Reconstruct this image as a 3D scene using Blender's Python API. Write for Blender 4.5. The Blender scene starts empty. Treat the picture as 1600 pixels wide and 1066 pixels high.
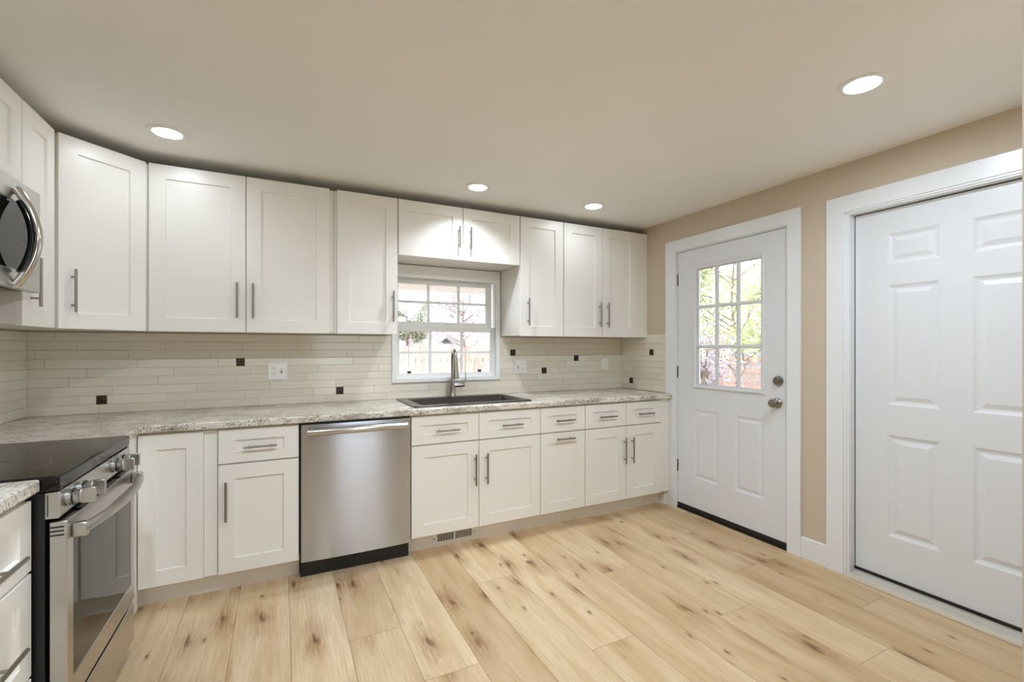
import bpy, bmesh, math, random
from mathutils import Vector, Matrix

random.seed(7)
S = bpy.context.scene
C = S.collection

# ------------------------------------------------------------------ camera
cam_d = bpy.data.cameras.new('camera')
cam_d.sensor_width = 36.0
cam_d.lens = 720.0 / 1600.0 * 36.0
cam_d.shift_y = 10.5 / 1600.0
cam_d.clip_start = 0.02
cam = bpy.data.objects.new('camera', cam_d)
cam.location = (0.0, 0.0, 1.31)
cam.rotation_euler = (math.radians(90), 0, math.radians(-26.6))
C.objects.link(cam)
S.camera = cam

# ------------------------------------------------------------------ view, world
vs_ = S.view_settings
vs_.view_transform = 'Standard'
vs_.look = 'None'
vs_.gamma = 1.0
vs_.use_curve_mapping = False
vs_.exposure = 0.52
LAMP = 43.0          # radiance of a lit recessed lens over the cabinets
MAIN = 400.0         # radiance of the lenses over the open floor
SKY = 2.35
w = bpy.data.worlds.new('daylight')
S.world = w
w.use_nodes = True
bg = w.node_tree.nodes['Background']
bg.inputs[0].default_value = (0.93, 0.96, 1.0, 1)
bg.inputs[1].default_value = SKY
S.cycles.max_bounces = 10
S.cycles.diffuse_bounces = 6
S.cycles.glossy_bounces = 5
S.cycles.transparent_max_bounces = 12
S.cycles.sample_clamp_indirect = 6.0
S.cycles.use_denoising = True
S.cycles.caustics_reflective = False
S.cycles.caustics_refractive = False

# ------------------------------------------------------------------ main dimensions (metres)
XL, XR = -1.26, 2.912        # left and right wall faces
YB, YN = 3.475, -5.0         # back wall face, wall behind the viewer
ZC = 2.375                   # ceiling
YU = 3.12                    # front of upper doors on the back wall
YL = 2.842                   # front of base doors on the back wall
XU = -0.935                  # front of upper doors on the left wall
ZT0, ZT1 = 0.889, 0.927      # worktop
UB, UT = 1.400, 2.316        # upper cabinets
T = 0.020                    # door thickness


# ------------------------------------------------------------------ materials
def srgb(r, g, b):
    def f(c):
        c /= 255.0
        return c / 12.92 if c <= 0.04045 else ((c + 0.055) / 1.055) ** 2.4
    return (f(r), f(g), f(b), 1.0)


class NT:
    def __init__(s, name):
        s.m = bpy.data.materials.new(name)
        s.m.use_nodes = True
        s.t = s.m.node_tree
        s.b = s.t.nodes['Principled BSDF']

    def n(s, typ, **kw):
        nd = s.t.nodes.new(typ)
        for k, v in kw.items():
            setattr(nd, k, v)
        return nd

    def l(s, a, b):
        s.t.links.new(a, b)

    def pos(s, scale=(1, 1, 1)):
        g = s.n('ShaderNodeNewGeometry')
        mp = s.n('ShaderNodeMapping')
        mp.inputs['Scale'].default_value = scale
        s.l(g.outputs['Position'], mp.inputs['Vector'])
        return mp.outputs['Vector']

    def noise(s, vec, scale, detail=3, rough=0.5, dist=0.0):
        nd = s.n('ShaderNodeTexNoise')
        nd.inputs['Scale'].default_value = scale
        nd.inputs['Detail'].default_value = detail
        nd.inputs['Roughness'].default_value = rough
        nd.inputs['Distortion'].default_value = dist
        s.l(vec, nd.inputs['Vector'])
        return nd.outputs['Fac']

    def ramp(s, fac, stops, interp='LINEAR'):
        nd = s.n('ShaderNodeValToRGB')
        cr = nd.color_ramp
        cr.interpolation = interp
        while len(cr.elements) < len(stops):
            cr.elements.new(0.5)
        for e, (p, c) in zip(cr.elements, stops):
            e.position = p
            e.color = c if len(c) == 4 else (*c, 1)
        s.l(fac, nd.inputs['Fac'])
        return nd.outputs['Color']

    def mix(s, fac, a, b, mode='MIX'):
        nd = s.n('ShaderNodeMix', data_type='RGBA', blend_type=mode)
        for sock, v in ((nd.inputs[0], fac), (nd.inputs[6], a), (nd.inputs[7], b)):
            if isinstance(v, (int, float)):
                sock.default_value = v
            elif isinstance(v, (tuple, list)):
                sock.default_value = v
            else:
                s.l(v, sock)
        return nd.outputs[2]

    def math(s, op, a, b=None):
        nd = s.n('ShaderNodeMath', operation=op)
        for sock, v in zip(nd.inputs, (a, b)):
            if v is None:
                continue
            if isinstance(v, (int, float)):
                sock.default_value = v
            else:
                s.l(v, sock)
        return nd.outputs[0]

    def bump(s, h, strength, dist=0.01):
        nd = s.n('ShaderNodeBump')
        nd.inputs['Strength'].default_value = strength
        nd.inputs['Distance'].default_value = dist
        s.l(h, nd.inputs['Height'])
        s.l(nd.outputs[0], s.b.inputs['Normal'])


def plain(name, col, rough=0.5, metal=0.0, bump=None, spec=0.5, var=0.0):
    k = NT(name)
    k.b.inputs['Base Color'].default_value = col
    k.b.inputs['Roughness'].default_value = rough
    k.b.inputs['Metallic'].default_value = metal
    k.b.inputs['Specular IOR Level'].default_value = spec
    if var:
        f = k.noise(k.pos(), 2.5, 2)
        d = tuple(c * (1 - var) for c in col[:3]) + (1,)
        k.l(k.mix(f, d, col), k.b.inputs['Base Color'])
    if bump:
        k.bump(k.noise(k.pos(), bump[0], 4, 0.6), bump[1], 0.004)
    return k.m


M = {}
M['cab'] = plain('cabinet_white_paint', srgb(238, 236, 230), 0.32, bump=(60, 0.015))
M['cab_in'] = plain('cabinet_side_white', srgb(234, 231, 224), 0.4)
M['trim'] = plain('trim_white_paint', srgb(230, 233, 236), 0.3)
M['door'] = plain('door_white_paint', srgb(222, 225, 229), 0.34, bump=(90, 0.02))
M['wall'] = plain('beige_wall_paint', srgb(201, 187, 167), 0.75, bump=(160, 0.12))
M['ceil'] = plain('ceiling_paint', srgb(240, 239, 236), 0.85, bump=(120, 0.10))
M['nickel'] = plain('brushed_nickel', srgb(152, 146, 136), 0.3, 1.0)
M['chrome'] = plain('polished_chrome', srgb(205, 203, 200), 0.12, 1.0)
M['black'] = plain('black_plastic', srgb(20, 20, 21), 0.4)
M['blackgloss'] = plain('black_gloss_enamel', srgb(14, 14, 15), 0.12)
M['glasstop'] = plain('black_ceramic_glass', srgb(18, 17, 15), 0.08, spec=0.4)
M['ring'] = plain('burner_ring_print', srgb(92, 88, 82), 0.2)
M['ovenglass'] = plain('dark_oven_glass', srgb(24, 22, 20), 0.03, spec=0.45)
M['sink'] = plain('dark_bronze_sink', srgb(52, 44, 40), 0.22, 0.0, spec=0.6)
M['plate'] = plain('outlet_white_plastic', srgb(240, 238, 232), 0.35)
M['slot'] = plain('outlet_slot_dark', srgb(40, 36, 33), 0.6)
M['grout'] = plain('tile_grout', srgb(206, 199, 185), 0.85)
M['reg'] = plain('register_white_enamel', srgb(240, 239, 236), 0.4)
M['hinge'] = plain('dark_hinge_metal', srgb(96, 88, 78), 0.35, 1.0)
M['alu'] = plain('threshold_aluminium', srgb(226, 222, 214), 0.45, 0.25)
M['vinyl'] = plain('window_white_vinyl', srgb(240, 240, 238), 0.35)
M['subfloor'] = plain('floor_gap', srgb(110, 84, 58), 0.8)
M['outwall'] = plain('outside_wall', srgb(205, 205, 205), 0.9)


def stainless(name, col, rough, aniso, grain):
    k = NT(name)
    k.b.inputs['Base Color'].default_value = col
    k.b.inputs['Metallic'].default_value = 1.0
    k.b.inputs['Roughness'].default_value = rough
    k.b.inputs['Anisotropic'].default_value = aniso
    k.b.inputs['Anisotropic Rotation'].default_value = 0.25
    tg = k.n('ShaderNodeTangent', direction_type='RADIAL', axis='Z')
    k.l(tg.outputs[0], k.b.inputs['Tangent'])
    f = k.noise(k.pos(grain), 1.0, 2)
    r = k.n('ShaderNodeMapRange')
    r.inputs['To Min'].default_value = rough * 0.95
    r.inputs['To Max'].default_value = rough * 1.05
    k.l(f, r.inputs['Value'])
    k.l(r.outputs[0], k.b.inputs['Roughness'])
    return k.m


M['steel'] = stainless('brushed_stainless', srgb(192, 197, 206), 0.25, 0.9, (4, 4, 900))
M['steelp'] = stainless('panel_stainless', srgb(196, 194, 190), 0.28, 0.4, (6, 6, 700))


def emission(name, col, strength):
    k = NT(name)
    k.b.inputs['Base Color'].default_value = (0.8, 0.8, 0.8, 1)
    k.b.inputs['Emission Color'].default_value = col
    k.b.inputs['Emission Strength'].default_value = strength
    return k.m


M['lens'] = emission('lit_lens', (0.83, 0.915, 1.0, 1), LAMP)
M['lens_main'] = emission('lit_lens_main', (0.76, 0.875, 1.0, 1), MAIN)
M['lens_soft'] = emission('lit_lens_soft', (0.78, 0.885, 1.0, 1), MAIN * 0.68)
M['lens_dim'] = emission('lit_lens_dim', (0.83, 0.915, 1.0, 1), 480.0)


def pane_glass():
    k = NT('window_glass')
    t = k.t
    tr = k.n('ShaderNodeBsdfTransparent')
    gl = k.n('ShaderNodeBsdfGlossy')
    gl.inputs['Roughness'].default_value = 0.01
    fr = k.n('ShaderNodeFresnel')
    fr.inputs['IOR'].default_value = 1.45
    mx = k.n('ShaderNodeMixShader')
    k.l(fr.outputs[0], mx.inputs[0])
    k.l(tr.outputs[0], mx.inputs[1])
    k.l(gl.outputs[0], mx.inputs[2])
    k.l(mx.outputs[0], t.nodes['Material Output'].inputs['Surface'])
    t.nodes.remove(k.b)
    return k.m


M['pane'] = pane_glass()


def granite():
    k = NT('speckled_granite')
    p = k.pos((1, 1, 1))
    ps = k.pos((0.40, 1.3, 1.3))
    big = k.noise(ps, 11, 5, 0.68, 0.5)
    c = k.ramp(big, [(0.33, srgb(164, 154, 140)), (0.44, srgb(208, 200, 187)), (0.53, srgb(234, 229, 219)), (0.66, srgb(216, 208, 195)), (0.76, srgb(180, 170, 156))])
    mid = k.noise(ps, 60, 4, 0.75, 0.4)
    c = k.mix(k.ramp(mid, [(0.54, (0, 0, 0)), (0.62, (1, 1, 1))]), c, srgb(150, 140, 126))
    c = k.mix(k.ramp(k.noise(p, 75, 3, 0.6), [(0.60, (0, 0, 0)), (0.66, (1, 1, 1))]), c, srgb(238, 234, 226))
    c = k.mix(k.ramp(k.noise(p, 48, 2, 0.5), [(0.64, (0, 0, 0)), (0.70, (1, 1, 1))]), c, srgb(166, 144, 114))
    pm = k.ramp(k.noise(p, 9, 3, 0.6), [(0.40, (0, 0, 0)), (0.58, (1, 1, 1))])
    fm = k.ramp(k.noise(p, 120, 3, 0.7, 0.3), [(0.54, (0, 0, 0)), (0.59, (1, 1, 1))])
    c = k.mix(k.math('MULTIPLY', fm, pm), c, srgb(36, 32, 28))
    k.l(c, k.b.inputs['Base Color'])
    k.b.inputs['Roughness'].default_value = 0.28
    return k.m


M['granite'] = granite()


def oak():
    k = NT('oak_plank_floor')
    uv = k.n('ShaderNodeUVMap', uv_map='plank')
    tn = k.n('ShaderNodeAttribute', attribute_name='tone').outputs['Fac']
    sep = k.n('ShaderNodeSeparateXYZ')
    k.l(uv.outputs[0], sep.inputs[0])
    v = uv.outputs[0]

    def mapped(sc, vec=None):
        mp = k.n('ShaderNodeMapping')
        mp.inputs['Scale'].default_value = sc
        k.l(vec or v, mp.inputs['Vector'])
        return mp.outputs[0]

    def thr(val, a, b):
        r = k.n('ShaderNodeMapRange')
        r.clamp = True
        r.inputs['From Min'].default_value = a
        r.inputs['From Max'].default_value = b
        k.l(val, r.inputs['Value'])
        return r.outputs[0]
    # u runs along the plank, v across it (metres)
    broad = k.noise(mapped((1.3, 9.0, 1)), 1.0, 3, 0.55, 0.15)
    c = k.ramp(broad, [(0.28, srgb(204, 179, 146)), (0.45, srgb(222, 201, 171)), (0.60, srgb(233, 216, 190)), (0.75, srgb(226, 205, 176))])
    tcol = k.ramp(tn, [(0.0, srgb(214, 199, 176)), (0.35, srgb(236, 226, 210)), (1.0, srgb(250, 243, 230))])
    c = k.mix(1.0, c, tcol, 'MULTIPLY')
    # knots with elongated brown halos; a cell holds one knot or none
    wob = k.n('ShaderNodeTexNoise')
    wob.inputs['Scale'].default_value = 1.0
    wob.inputs['Detail'].default_value = 4
    k.l(mapped((9, 26, 1)), wob.inputs['Vector'])
    wv = k.n('ShaderNodeVectorMath', operation='MULTIPLY_ADD')
    k.l(wob.outputs['Color'], wv.inputs[0])
    wv.inputs[1].default_value = (0.30, 0.30, 0.0)
    k.l(mapped((2.3, 7.0, 1)), wv.inputs[2])
    vo = k.n('ShaderNodeTexVoronoi', feature='F1', voronoi_dimensions='2D')
    vo.inputs['Scale'].default_value = 1.0
    k.l(wv.outputs[0], vo.inputs['Vector'])
    d = vo.outputs['Distance']
    sc = k.n('ShaderNodeSeparateColor')
    k.l(vo.outputs['Color'], sc.inputs[0])
    pick = thr(sc.outputs[0], 0.50, 0.62)
    streak = k.noise(mapped((7.0, 75.0, 1)), 1.0, 4, 0.7, 0.5)
    sk_ = thr(streak, 0.36, 0.60)
    halo = k.math('POWER', thr(d, 0.56, 0.06), 1.3)
    hm = k.math('MULTIPLY', k.math('MULTIPLY', halo, pick), k.math('ADD', k.math('MULTIPLY', sk_, 0.75), 0.25))
    # cathedral grain that bends round the knots
    bend = k.math('MULTIPLY', thr(d, 0.55, 0.0), pick)
    ph = k.math('ADD', k.math('MULTIPLY', sep.outputs[1], 230.0), k.math('ADD', k.math('MULTIPLY', k.noise(mapped((1.6, 7, 1)), 1.0, 3, 0.5), 46.0), k.math('MULTIPLY', bend, 34.0)))
    sn = k.math('SINE', ph)
    cath = thr(sn, 0.15, 1.0)
    cm = thr(k.noise(mapped((1.4, 5.5, 1)), 1.0, 2), 0.44, 0.66)
    c = k.mix(k.math('MULTIPLY', k.math('MULTIPLY', cath, cm), 0.30), c, srgb(186, 152, 112))
    # fine straight pores
    grain = k.noise(mapped((5.0, 170.0, 1)), 1.0, 4, 0.7, 0.2)
    gm = thr(grain, 0.56, 0.36)
    c = k.mix(k.math('MULTIPLY', gm, 0.36), c, srgb(168, 134, 94))
    band = k.noise(mapped((0.8, 15.0, 1)), 1.0, 4, 0.6, 0.2)
    c = k.mix(k.math('MULTIPLY', thr(band, 0.50, 0.70), 0.5), c, srgb(192, 154, 110))
    c = k.mix(k.math('MULTIPLY', hm, 0.95), c, srgb(150, 106, 62))
    core = k.math('MULTIPLY', thr(d, 0.12, 0.035), pick)
    core = k.math('MULTIPLY', core, k.math('ADD', k.math('MULTIPLY', sk_, 0.5), 0.5))
    c = k.mix(k.math('MULTIPLY', core, 0.9), c, srgb(92, 60, 34))
    v2 = k.n('ShaderNodeTexVoronoi', feature='F1', voronoi_dimensions='2D')
    v2.inputs['Scale'].default_value = 1.0
    wv2 = k.n('ShaderNodeVectorMath', operation='MULTIPLY_ADD')
    k.l(wob.outputs['Color'], wv2.inputs[0])
    wv2.inputs[1].default_value = (0.25, 0.25, 0.0)
    k.l(mapped((4.3, 11.0, 1)), wv2.inputs[2])
    k.l(wv2.outputs[0], v2.inputs['Vector'])
    s2 = k.n('ShaderNodeSeparateColor')
    k.l(v2.outputs['Color'], s2.inputs[0])
    p2 = thr(s2.outputs[0], 0.83, 0.88)
    c = k.mix(k.math('MULTIPLY', k.math('MULTIPLY', thr(v2.outputs['Distance'], 0.22, 0.05), p2), 0.45), c, srgb(158, 118, 78))
    c = k.mix(k.math('MULTIPLY', k.math('MULTIPLY', thr(v2.outputs['Distance'], 0.085, 0.03), p2), 0.8), c, srgb(92, 64, 42))
    # short dark mineral streaks
    st = k.noise(mapped((5.0, 40.0, 1)), 1.0, 3, 0.6, 0.3)
    sm = thr(st, 0.66, 0.76)
    c = k.mix(k.math('MULTIPLY', sm, 0.55), c, srgb(132, 100, 68))
    k.l(c, k.b.inputs['Base Color'])
    rr = k.n('ShaderNodeMapRange')
    rr.inputs['To Min'].default_value = 0.38
    rr.inputs['To Max'].default_value = 0.52
    k.l(grain, rr.inputs['Value'])
    k.l(rr.outputs[0], k.b.inputs['Roughness'])
    k.bump(grain, 0.05, 0.002)
    return k.m


M['oak'] = oak()


def tile_mat():
    k = NT('glossy_cream_tile')
    a = k.n('ShaderNodeAttribute', attribute_name='tone')
    c = k.ramp(a.outputs['Fac'], [(0, srgb(222, 214, 198)), (1, srgb(230, 224, 210))])
    k.l(c, k.b.inputs['Base Color'])
    k.b.inputs['Roughness'].default_value = 0.10
    k.bump(k.noise(k.pos(), 14, 2), 0.03, 0.004)
    return k.m


M['tile'] = tile_mat()


def accent():
    k = NT('etched_metal_tile')
    f = k.noise(k.pos(), 85, 2, 0.5, 1.2)
    c = k.ramp(f, [(0.42, srgb(34, 28, 22)), (0.62, srgb(84, 74, 60))])
    k.l(c, k.b.inputs['Base Color'])
    k.b.inputs['Metallic'].default_value = 0.6
    k.b.inputs['Roughness'].default_value = 0.4
    k.bump(f, 0.4, 0.002)
    return k.m


M['accent'] = accent()


def wood_out(name, c0, c1, sc):
    k = NT(name)
    f = k.noise(k.pos(sc), 1.0, 4, 0.6)
    k.l(k.ramp(f, [(0.3, c0), (0.7, c1)]), k.b.inputs['Base Color'])
    k.b.inputs['Roughness'].default_value = 0.85
    return k.m


M['fence'] = wood_out('weathered_fence_wood', srgb(160, 142, 134), srgb(222, 208, 198), (9, 9, 1.2))
M['redwood'] = wood_out('red_stained_lattice', srgb(186, 150, 140), srgb(216, 188, 176), (5, 5, 3))
M['bark'] = wood_out('grey_bark', srgb(110, 98, 92), srgb(168, 154, 146), (14, 14, 3))
M['leaf_dark'] = wood_out('evergreen_leaf', srgb(104, 114, 96), srgb(176, 182, 160), (30, 30, 30))
M['leaf_light'] = wood_out('pale_green_leaf', srgb(186, 198, 146), srgb(244, 246, 222), (12, 12, 12))
M['leaf_mauve'] = wood_out('dry_mauve_leaf', srgb(172, 158, 174), srgb(226, 216, 222), (18, 18, 18))
M['shingle'] = wood_out('pale_shingle_roof', srgb(198, 182, 178), srgb(226, 212, 208), (3, 20, 20))
M['siding'] = wood_out('pale_house_siding', srgb(216, 214, 216), srgb(232, 230, 230), (1, 1, 14))
M['shed'] = wood_out('grey_shed_siding', srgb(150, 150, 160), srgb(184, 184, 192), (1, 1, 10))
M['yard'] = wood_out('dry_yard_ground', srgb(206, 200, 186), srgb(236, 232, 222), (2, 2, 2))
M['soffit'] = wood_out('speckled_eave_board', srgb(176, 170, 172), srgb(222, 216, 216), (30, 30, 30))


# ------------------------------------------------------------------ mesh builder
class MB:
    def __init__(s):
        s.bm = bmesh.new()

    def box(s, x0, x1, y0, y1, z0, z1, mi=0):
        v = [s.bm.verts.new(p) for p in ((x0, y0, z0), (x1, y0, z0), (x1, y1, z0), (x0, y1, z0),
                                         (x0, y0, z1), (x1, y0, z1), (x1, y1, z1), (x0, y1, z1))]
        for q in ((3, 2, 1, 0), (4, 5, 6, 7), (0, 1, 5, 4), (1, 2, 6, 5), (2, 3, 7, 6), (3, 0, 4, 7)):
            f = s.bm.faces.new([v[i] for i in q])
            f.material_index = mi
        return s

    def fbox(s, fm, u0, u1, v0, v1, w0, w1, ch=0.0):
        """box in a face frame fm(u, v, w); optional chamfer of the front edge"""
        if ch:
            return s.rings(fm, u0, u1, v0, v1, [(0, w0), (0, w1 - ch), (ch, w1)])
        return s.rings(fm, u0, u1, v0, v1, [(0, w0), (0, w1)])

    def rings(s, fm, u0, u1, v0, v1, lv, back=True, rv=1.0):
        rows = []
        for ins, w_ in lv:
            iv = ins * rv
            rows.append([s.bm.verts.new(fm(*p, w_)) for p in ((u0 + ins, v0 + iv), (u1 - ins, v0 + iv), (u1 - ins, v1 - iv), (u0 + ins, v1 - iv))])
        for a, b in zip(rows, rows[1:]):
            for i in range(4):
                j = (i + 1) % 4
                s.bm.faces.new((a[i], a[j], b[j], b[i]))
        s.bm.faces.new(rows[-1])
        if back:
            s.bm.faces.new(rows[0][::-1])
        return s

    def shaker(s, fm, u0, u1, v0, v1, ru=0.075, rv=0.075, t=T):
        rows = []
        for iu, iv, w_ in ((0, 0, 0), (0, 0, t - 0.0015), (0.0015, 0.0015, t), (ru, rv, t), (ru + 0.003, rv + 0.003, t - 0.0105)):
            rows.append([s.bm.verts.new(fm(*p, w_)) for p in ((u0 + iu, v0 + iv), (u1 - iu, v0 + iv), (u1 - iu, v1 - iv), (u0 + iu, v1 - iv))])
        for a, b in zip(rows, rows[1:]):
            for i in range(4):
                j = (i + 1) % 4
                s.bm.faces.new((a[i], a[j], b[j], b[i]))
        s.bm.faces.new(rows[-1])
        s.bm.faces.new(rows[0][::-1])
        return s

    def slab(s, fm, rect, holes, w0, w1):
        """rectangular plate rect=(u0,u1,v0,v1) with rectangular holes, between w0 and w1"""
        us = sorted({rect[0], rect[1], *[h[i] for h in holes for i in (0, 1)]})
        vs = sorted({rect[2], rect[3], *[h[i] for h in holes for i in (2, 3)]})
        us = [u for u in us if rect[0] - 1e-9 <= u <= rect[1] + 1e-9]
        vs = [v for v in vs if rect[2] - 1e-9 <= v <= rect[3] + 1e-9]

        def keep(i, j):
            if not (0 <= i < len(us) - 1 and 0 <= j < len(vs) - 1):
                return False
            cu, cv = (us[i] + us[i + 1]) / 2, (vs[j] + vs[j + 1]) / 2
            return not any(h[0] < cu < h[1] and h[2] < cv < h[3] for h in holes)
        cache = {}

        def V(i, j, k):
            if (i, j, k) not in cache:
                cache[(i, j, k)] = s.bm.verts.new(fm(us[i], vs[j], (w0, w1)[k]))
            return cache[(i, j, k)]
        for i in range(len(us) - 1):
            for j in range(len(vs) - 1):
                if not keep(i, j):
                    continue
                s.bm.faces.new([V(i, j, 1), V(i + 1, j, 1), V(i + 1, j + 1, 1), V(i, j + 1, 1)])
                s.bm.faces.new([V(i, j + 1, 0), V(i + 1, j + 1, 0), V(i + 1, j, 0), V(i, j, 0)])
                for di, dj, e in ((-1, 0, ((0, 0), (0, 1))), (1, 0, ((1, 0), (1, 1))), (0, -1, ((0, 0), (1, 0))), (0, 1, ((0, 1), (1, 1)))):
                    if not keep(i + di, j + dj):
                        (a, b), (c, d) = e
                        s.bm.faces.new([V(i + a, j + b, 0), V(i + c, j + d, 0), V(i + c, j + d, 1), V(i + a, j + b, 1)])
        return s

    def tube(s, pts, r, n=14, caps=True):
        pts = [Vector(p) for p in pts]
        rs = r if isinstance(r, (list, tuple)) else [r] * len(pts)
        tang = []
        for i in range(len(pts)):
            a, b = pts[max(i - 1, 0)], pts[min(i + 1, len(pts) - 1)]
            tang.append((b - a).normalized())
        ref = Vector((0, 0, 1)) if abs(tang[0].z) < 0.9 else Vector((1, 0, 0))
        nrm = tang[0].cross(ref).normalized()
        rows = []
        for p, t_, rr in zip(pts, tang, rs):
            nrm = (nrm - t_ * nrm.dot(t_)).normalized()
            bi = t_.cross(nrm)
            rows.append([s.bm.verts.new(p + (nrm * math.cos(2 * math.pi * k / n) + bi * math.sin(2 * math.pi * k / n)) * rr) for k in range(n)])
        for a, b in zip(rows, rows[1:]):
            for i in range(n):
                j = (i + 1) % n
                s.bm.faces.new((a[i], a[j], b[j], b[i]))
        if caps:
            s.bm.faces.new(rows[0][::-1])
            s.bm.faces.new(rows[-1])
        return s

    def lathe(s, c, axis, prof, n=32, close=False):
        """prof = [(r, h)] along axis from point c"""
        c = Vector(c)
        ax = Vector(axis).normalized()
        ref = Vector((0, 0, 1)) if abs(ax.z) < 0.9 else Vector((1, 0, 0))
        e1 = ax.cross(ref).normalized()
        e2 = ax.cross(e1)
        rows = []
        for r, h in prof:
            if r < 1e-6:
                rows.append([s.bm.verts.new(c + ax * h)])
            else:
                rows.append([s.bm.verts.new(c + ax * h + (e1 * math.cos(2 * math.pi * k / n) + e2 * math.sin(2 * math.pi * k / n)) * r) for k in range(n)])
        pairs = list(zip(rows, rows[1:]))
        if close:
            pairs.append((rows[-1], rows[0]))
        for a, b in pairs:
            for i in range(n):
                j = (i + 1) % n
                if len(a) == 1 and len(b) == 1:
                    continue
                if len(a) == 1:
                    s.bm.faces.new((a[0], b[j], b[i]))
                elif len(b) == 1:
                    s.bm.faces.new((a[i], a[j], b[0]))
                else:
                    s.bm.faces.new((a[i], a[j], b[j], b[i]))
        if not close:
            if len(rows[0]) > 1:
                s.bm.faces.new(rows[0][::-1])
            if len(rows[-1]) > 1:
                s.bm.faces.new(rows[-1])
        return s

    def prism(s, poly, z0, z1):
        a = [s.bm.verts.new((x, y, z0)) for x, y in poly]
        b = [s.bm.verts.new((x, y, z1)) for x, y in poly]
        n = len(poly)
        for i in range(n):
            j = (i + 1) % n
            s.bm.faces.new((a[i], a[j], b[j], b[i]))
        s.bm.faces.new(b)
        s.bm.faces.new(a[::-1])
        return s

    def build(s, name, mat, parent=None, bevel=0.0, smooth=35, recalc=True):
        if recalc:
            bmesh.ops.recalc_face_normals(s.bm, faces=s.bm.faces)
        co = [v.co for v in s.bm.verts]
        lo = Vector((min(c[i] for c in co) for i in range(3)))
        hi = Vector((max(c[i] for c in co) for i in range(3)))
        o_ = Vector(((lo.x + hi.x) / 2, (lo.y + hi.y) / 2, lo.z))
        bmesh.ops.translate(s.bm, verts=s.bm.verts, vec=-o_)
        me = bpy.data.meshes.new(name)
        s.bm.to_mesh(me)
        s.bm.free()
        for m in (mat if isinstance(mat, (list, tuple)) else [mat]):
            me.materials.append(M[m] if isinstance(m, str) else m)
        ob = bpy.data.objects.new(name, me)
        C.objects.link(ob)
        if smooth:
            me.shade_smooth()
            me.set_sharp_from_angle(angle=math.radians(smooth))
        if bevel:
            md = ob.modifiers.new('edge', 'BEVEL')
            md.width = bevel
            md.segments = 2
            md.limit_method = 'ANGLE'
        ORG[ob.name] = o_
        if parent is not None:
            ob.parent = parent
            ob.location = o_ - ORG[parent.name]
        else:
            ob.location = o_
        return ob


ORG = {}


def tag(o, label, cat, group=None):
    o['label'] = label
    o['category'] = cat
    if group:
        o['group'] = group
    return o


def thing(name, loc, label, cat, group=None):
    o = bpy.data.objects.new(name, None)
    o.empty_display_size = 0.1
    C.objects.link(o)
    o.location = loc
    ORG[o.name] = Vector(loc)
    return tag(o, label, cat, group)


def struct(o, label=None):
    o['kind'] = 'structure'
    if label:
        o['label'] = label
    return o


def structure_empty(name, loc):
    o = bpy.data.objects.new(name, None)
    C.objects.link(o)
    o.location = loc
    ORG[o.name] = Vector(loc)
    o['kind'] = 'structure'
    return o


# face frames: fm(u, v, w) with w pointing out of the surface
def FB(y):            # faces the viewer from the back wall (-y)
    return lambda u, v, w_: (u, y - w_, v)


def FL(x):            # left wall run, faces +x
    return lambda u, v, w_: (x + w_, u, v)


def FR(x):            # right wall, faces -x
    return lambda u, v, w_: (x - w_, u, v)


def FZ(z):            # horizontal, w up
    return lambda u, v, w_: (u, v, z + w_)


def handle(fm, u, v, length, vertical, parent, t=T, label=None):
    """bar pull centred on (u, v)"""
    h = length / 2
    mb = MB()
    off = t + 0.032
    p = (lambda s_: (u, v + s_)) if vertical else (lambda s_: (u + s_, v))
    mb.tube([fm(*p(-h), off), fm(*p(h), off)], 0.0060, 12)
    for s_ in (-h * 0.66, h * 0.66):
        mb.tube([fm(*p(s_), t - 0.001), fm(*p(s_), off)], 0.0045, 10)
    return mb.build('handle', 'nickel', parent)


def door(fm, u0, u1, v0, v1, parent, hnd=None, name='door', ru=0.075, rv=0.075):
    """hnd = (u, v, length, vertical)"""
    d = MB().shaker(fm, u0, u1, v0, v1, ru, rv).build(name, 'cab', parent)
    if hnd:
        handle(fm, *hnd, d)
    return d


# ------------------------------------------------------------------ room shell
WIN = (0.745, 1.612, 1.057, 1.865)                 # hole in the back wall (x0,x1,z0,z1)
D1 = (1.845, 2.790, 0.0, 2.098)                    # door_1 hole in the right wall (y0,y1,z0,z1)
D2 = (0.552, 1.510, 0.0, 2.088)
struct(MB().slab(FB(YB), (XL - 0.12, XR + 0.14, 0, ZC + 0.1), [WIN], -0.14, 0).build('wall_back', 'wall'))
struct(MB().slab(FR(XR), (YN - 0.12, YB, 0, ZC + 0.1), [D1, D2], -0.14, 0).build('wall_right', 'wall'))
struct(MB().slab(FL(XL), (YN - 0.12, YB, 0, ZC + 0.1), [], -0.12, 0).build('wall_left', 'wall'))
W2 = (0.75, 2.35, 0.08, 2.10)
struct(MB().slab(lambda u, v, w_: (u, YN + w_, v), (XL, XR, 0, ZC + 0.1), [W2], -0.12, 0).build('wall_front', 'wall'))
mb = MB()
mb.box(1.552, XR, 0.315, 0.43, 0, ZC)
struct(mb.build('wall_side', 'wall'))

# ceiling with round holes kept simple: recessed trims sit in shallow cans above it
LIGHTS = [(-0.503, 2.80, 'lit'), (1.165, 2.83, 'dim'), (2.096, 2.82, 'lit'), (2.097, 1.03, 'soft'), (0.867, 1.06, 'lit'),
          (-0.37, 1.06, 'lit'), (0.8, -1.2, 'lit')]  # last one is an added, unseen fill lamp behind the viewer
holes = [(x - 0.059, x + 0.059, y - 0.059, y + 0.059) for x, y, _ in LIGHTS]
struct(MB().slab(lambda u, v, w_: (u, v, ZC + w_), (XL - 0.12, XR + 0.14, YN - 0.12, YB), holes, 0.0, 0.1).build('ceiling', 'ceil'))

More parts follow.
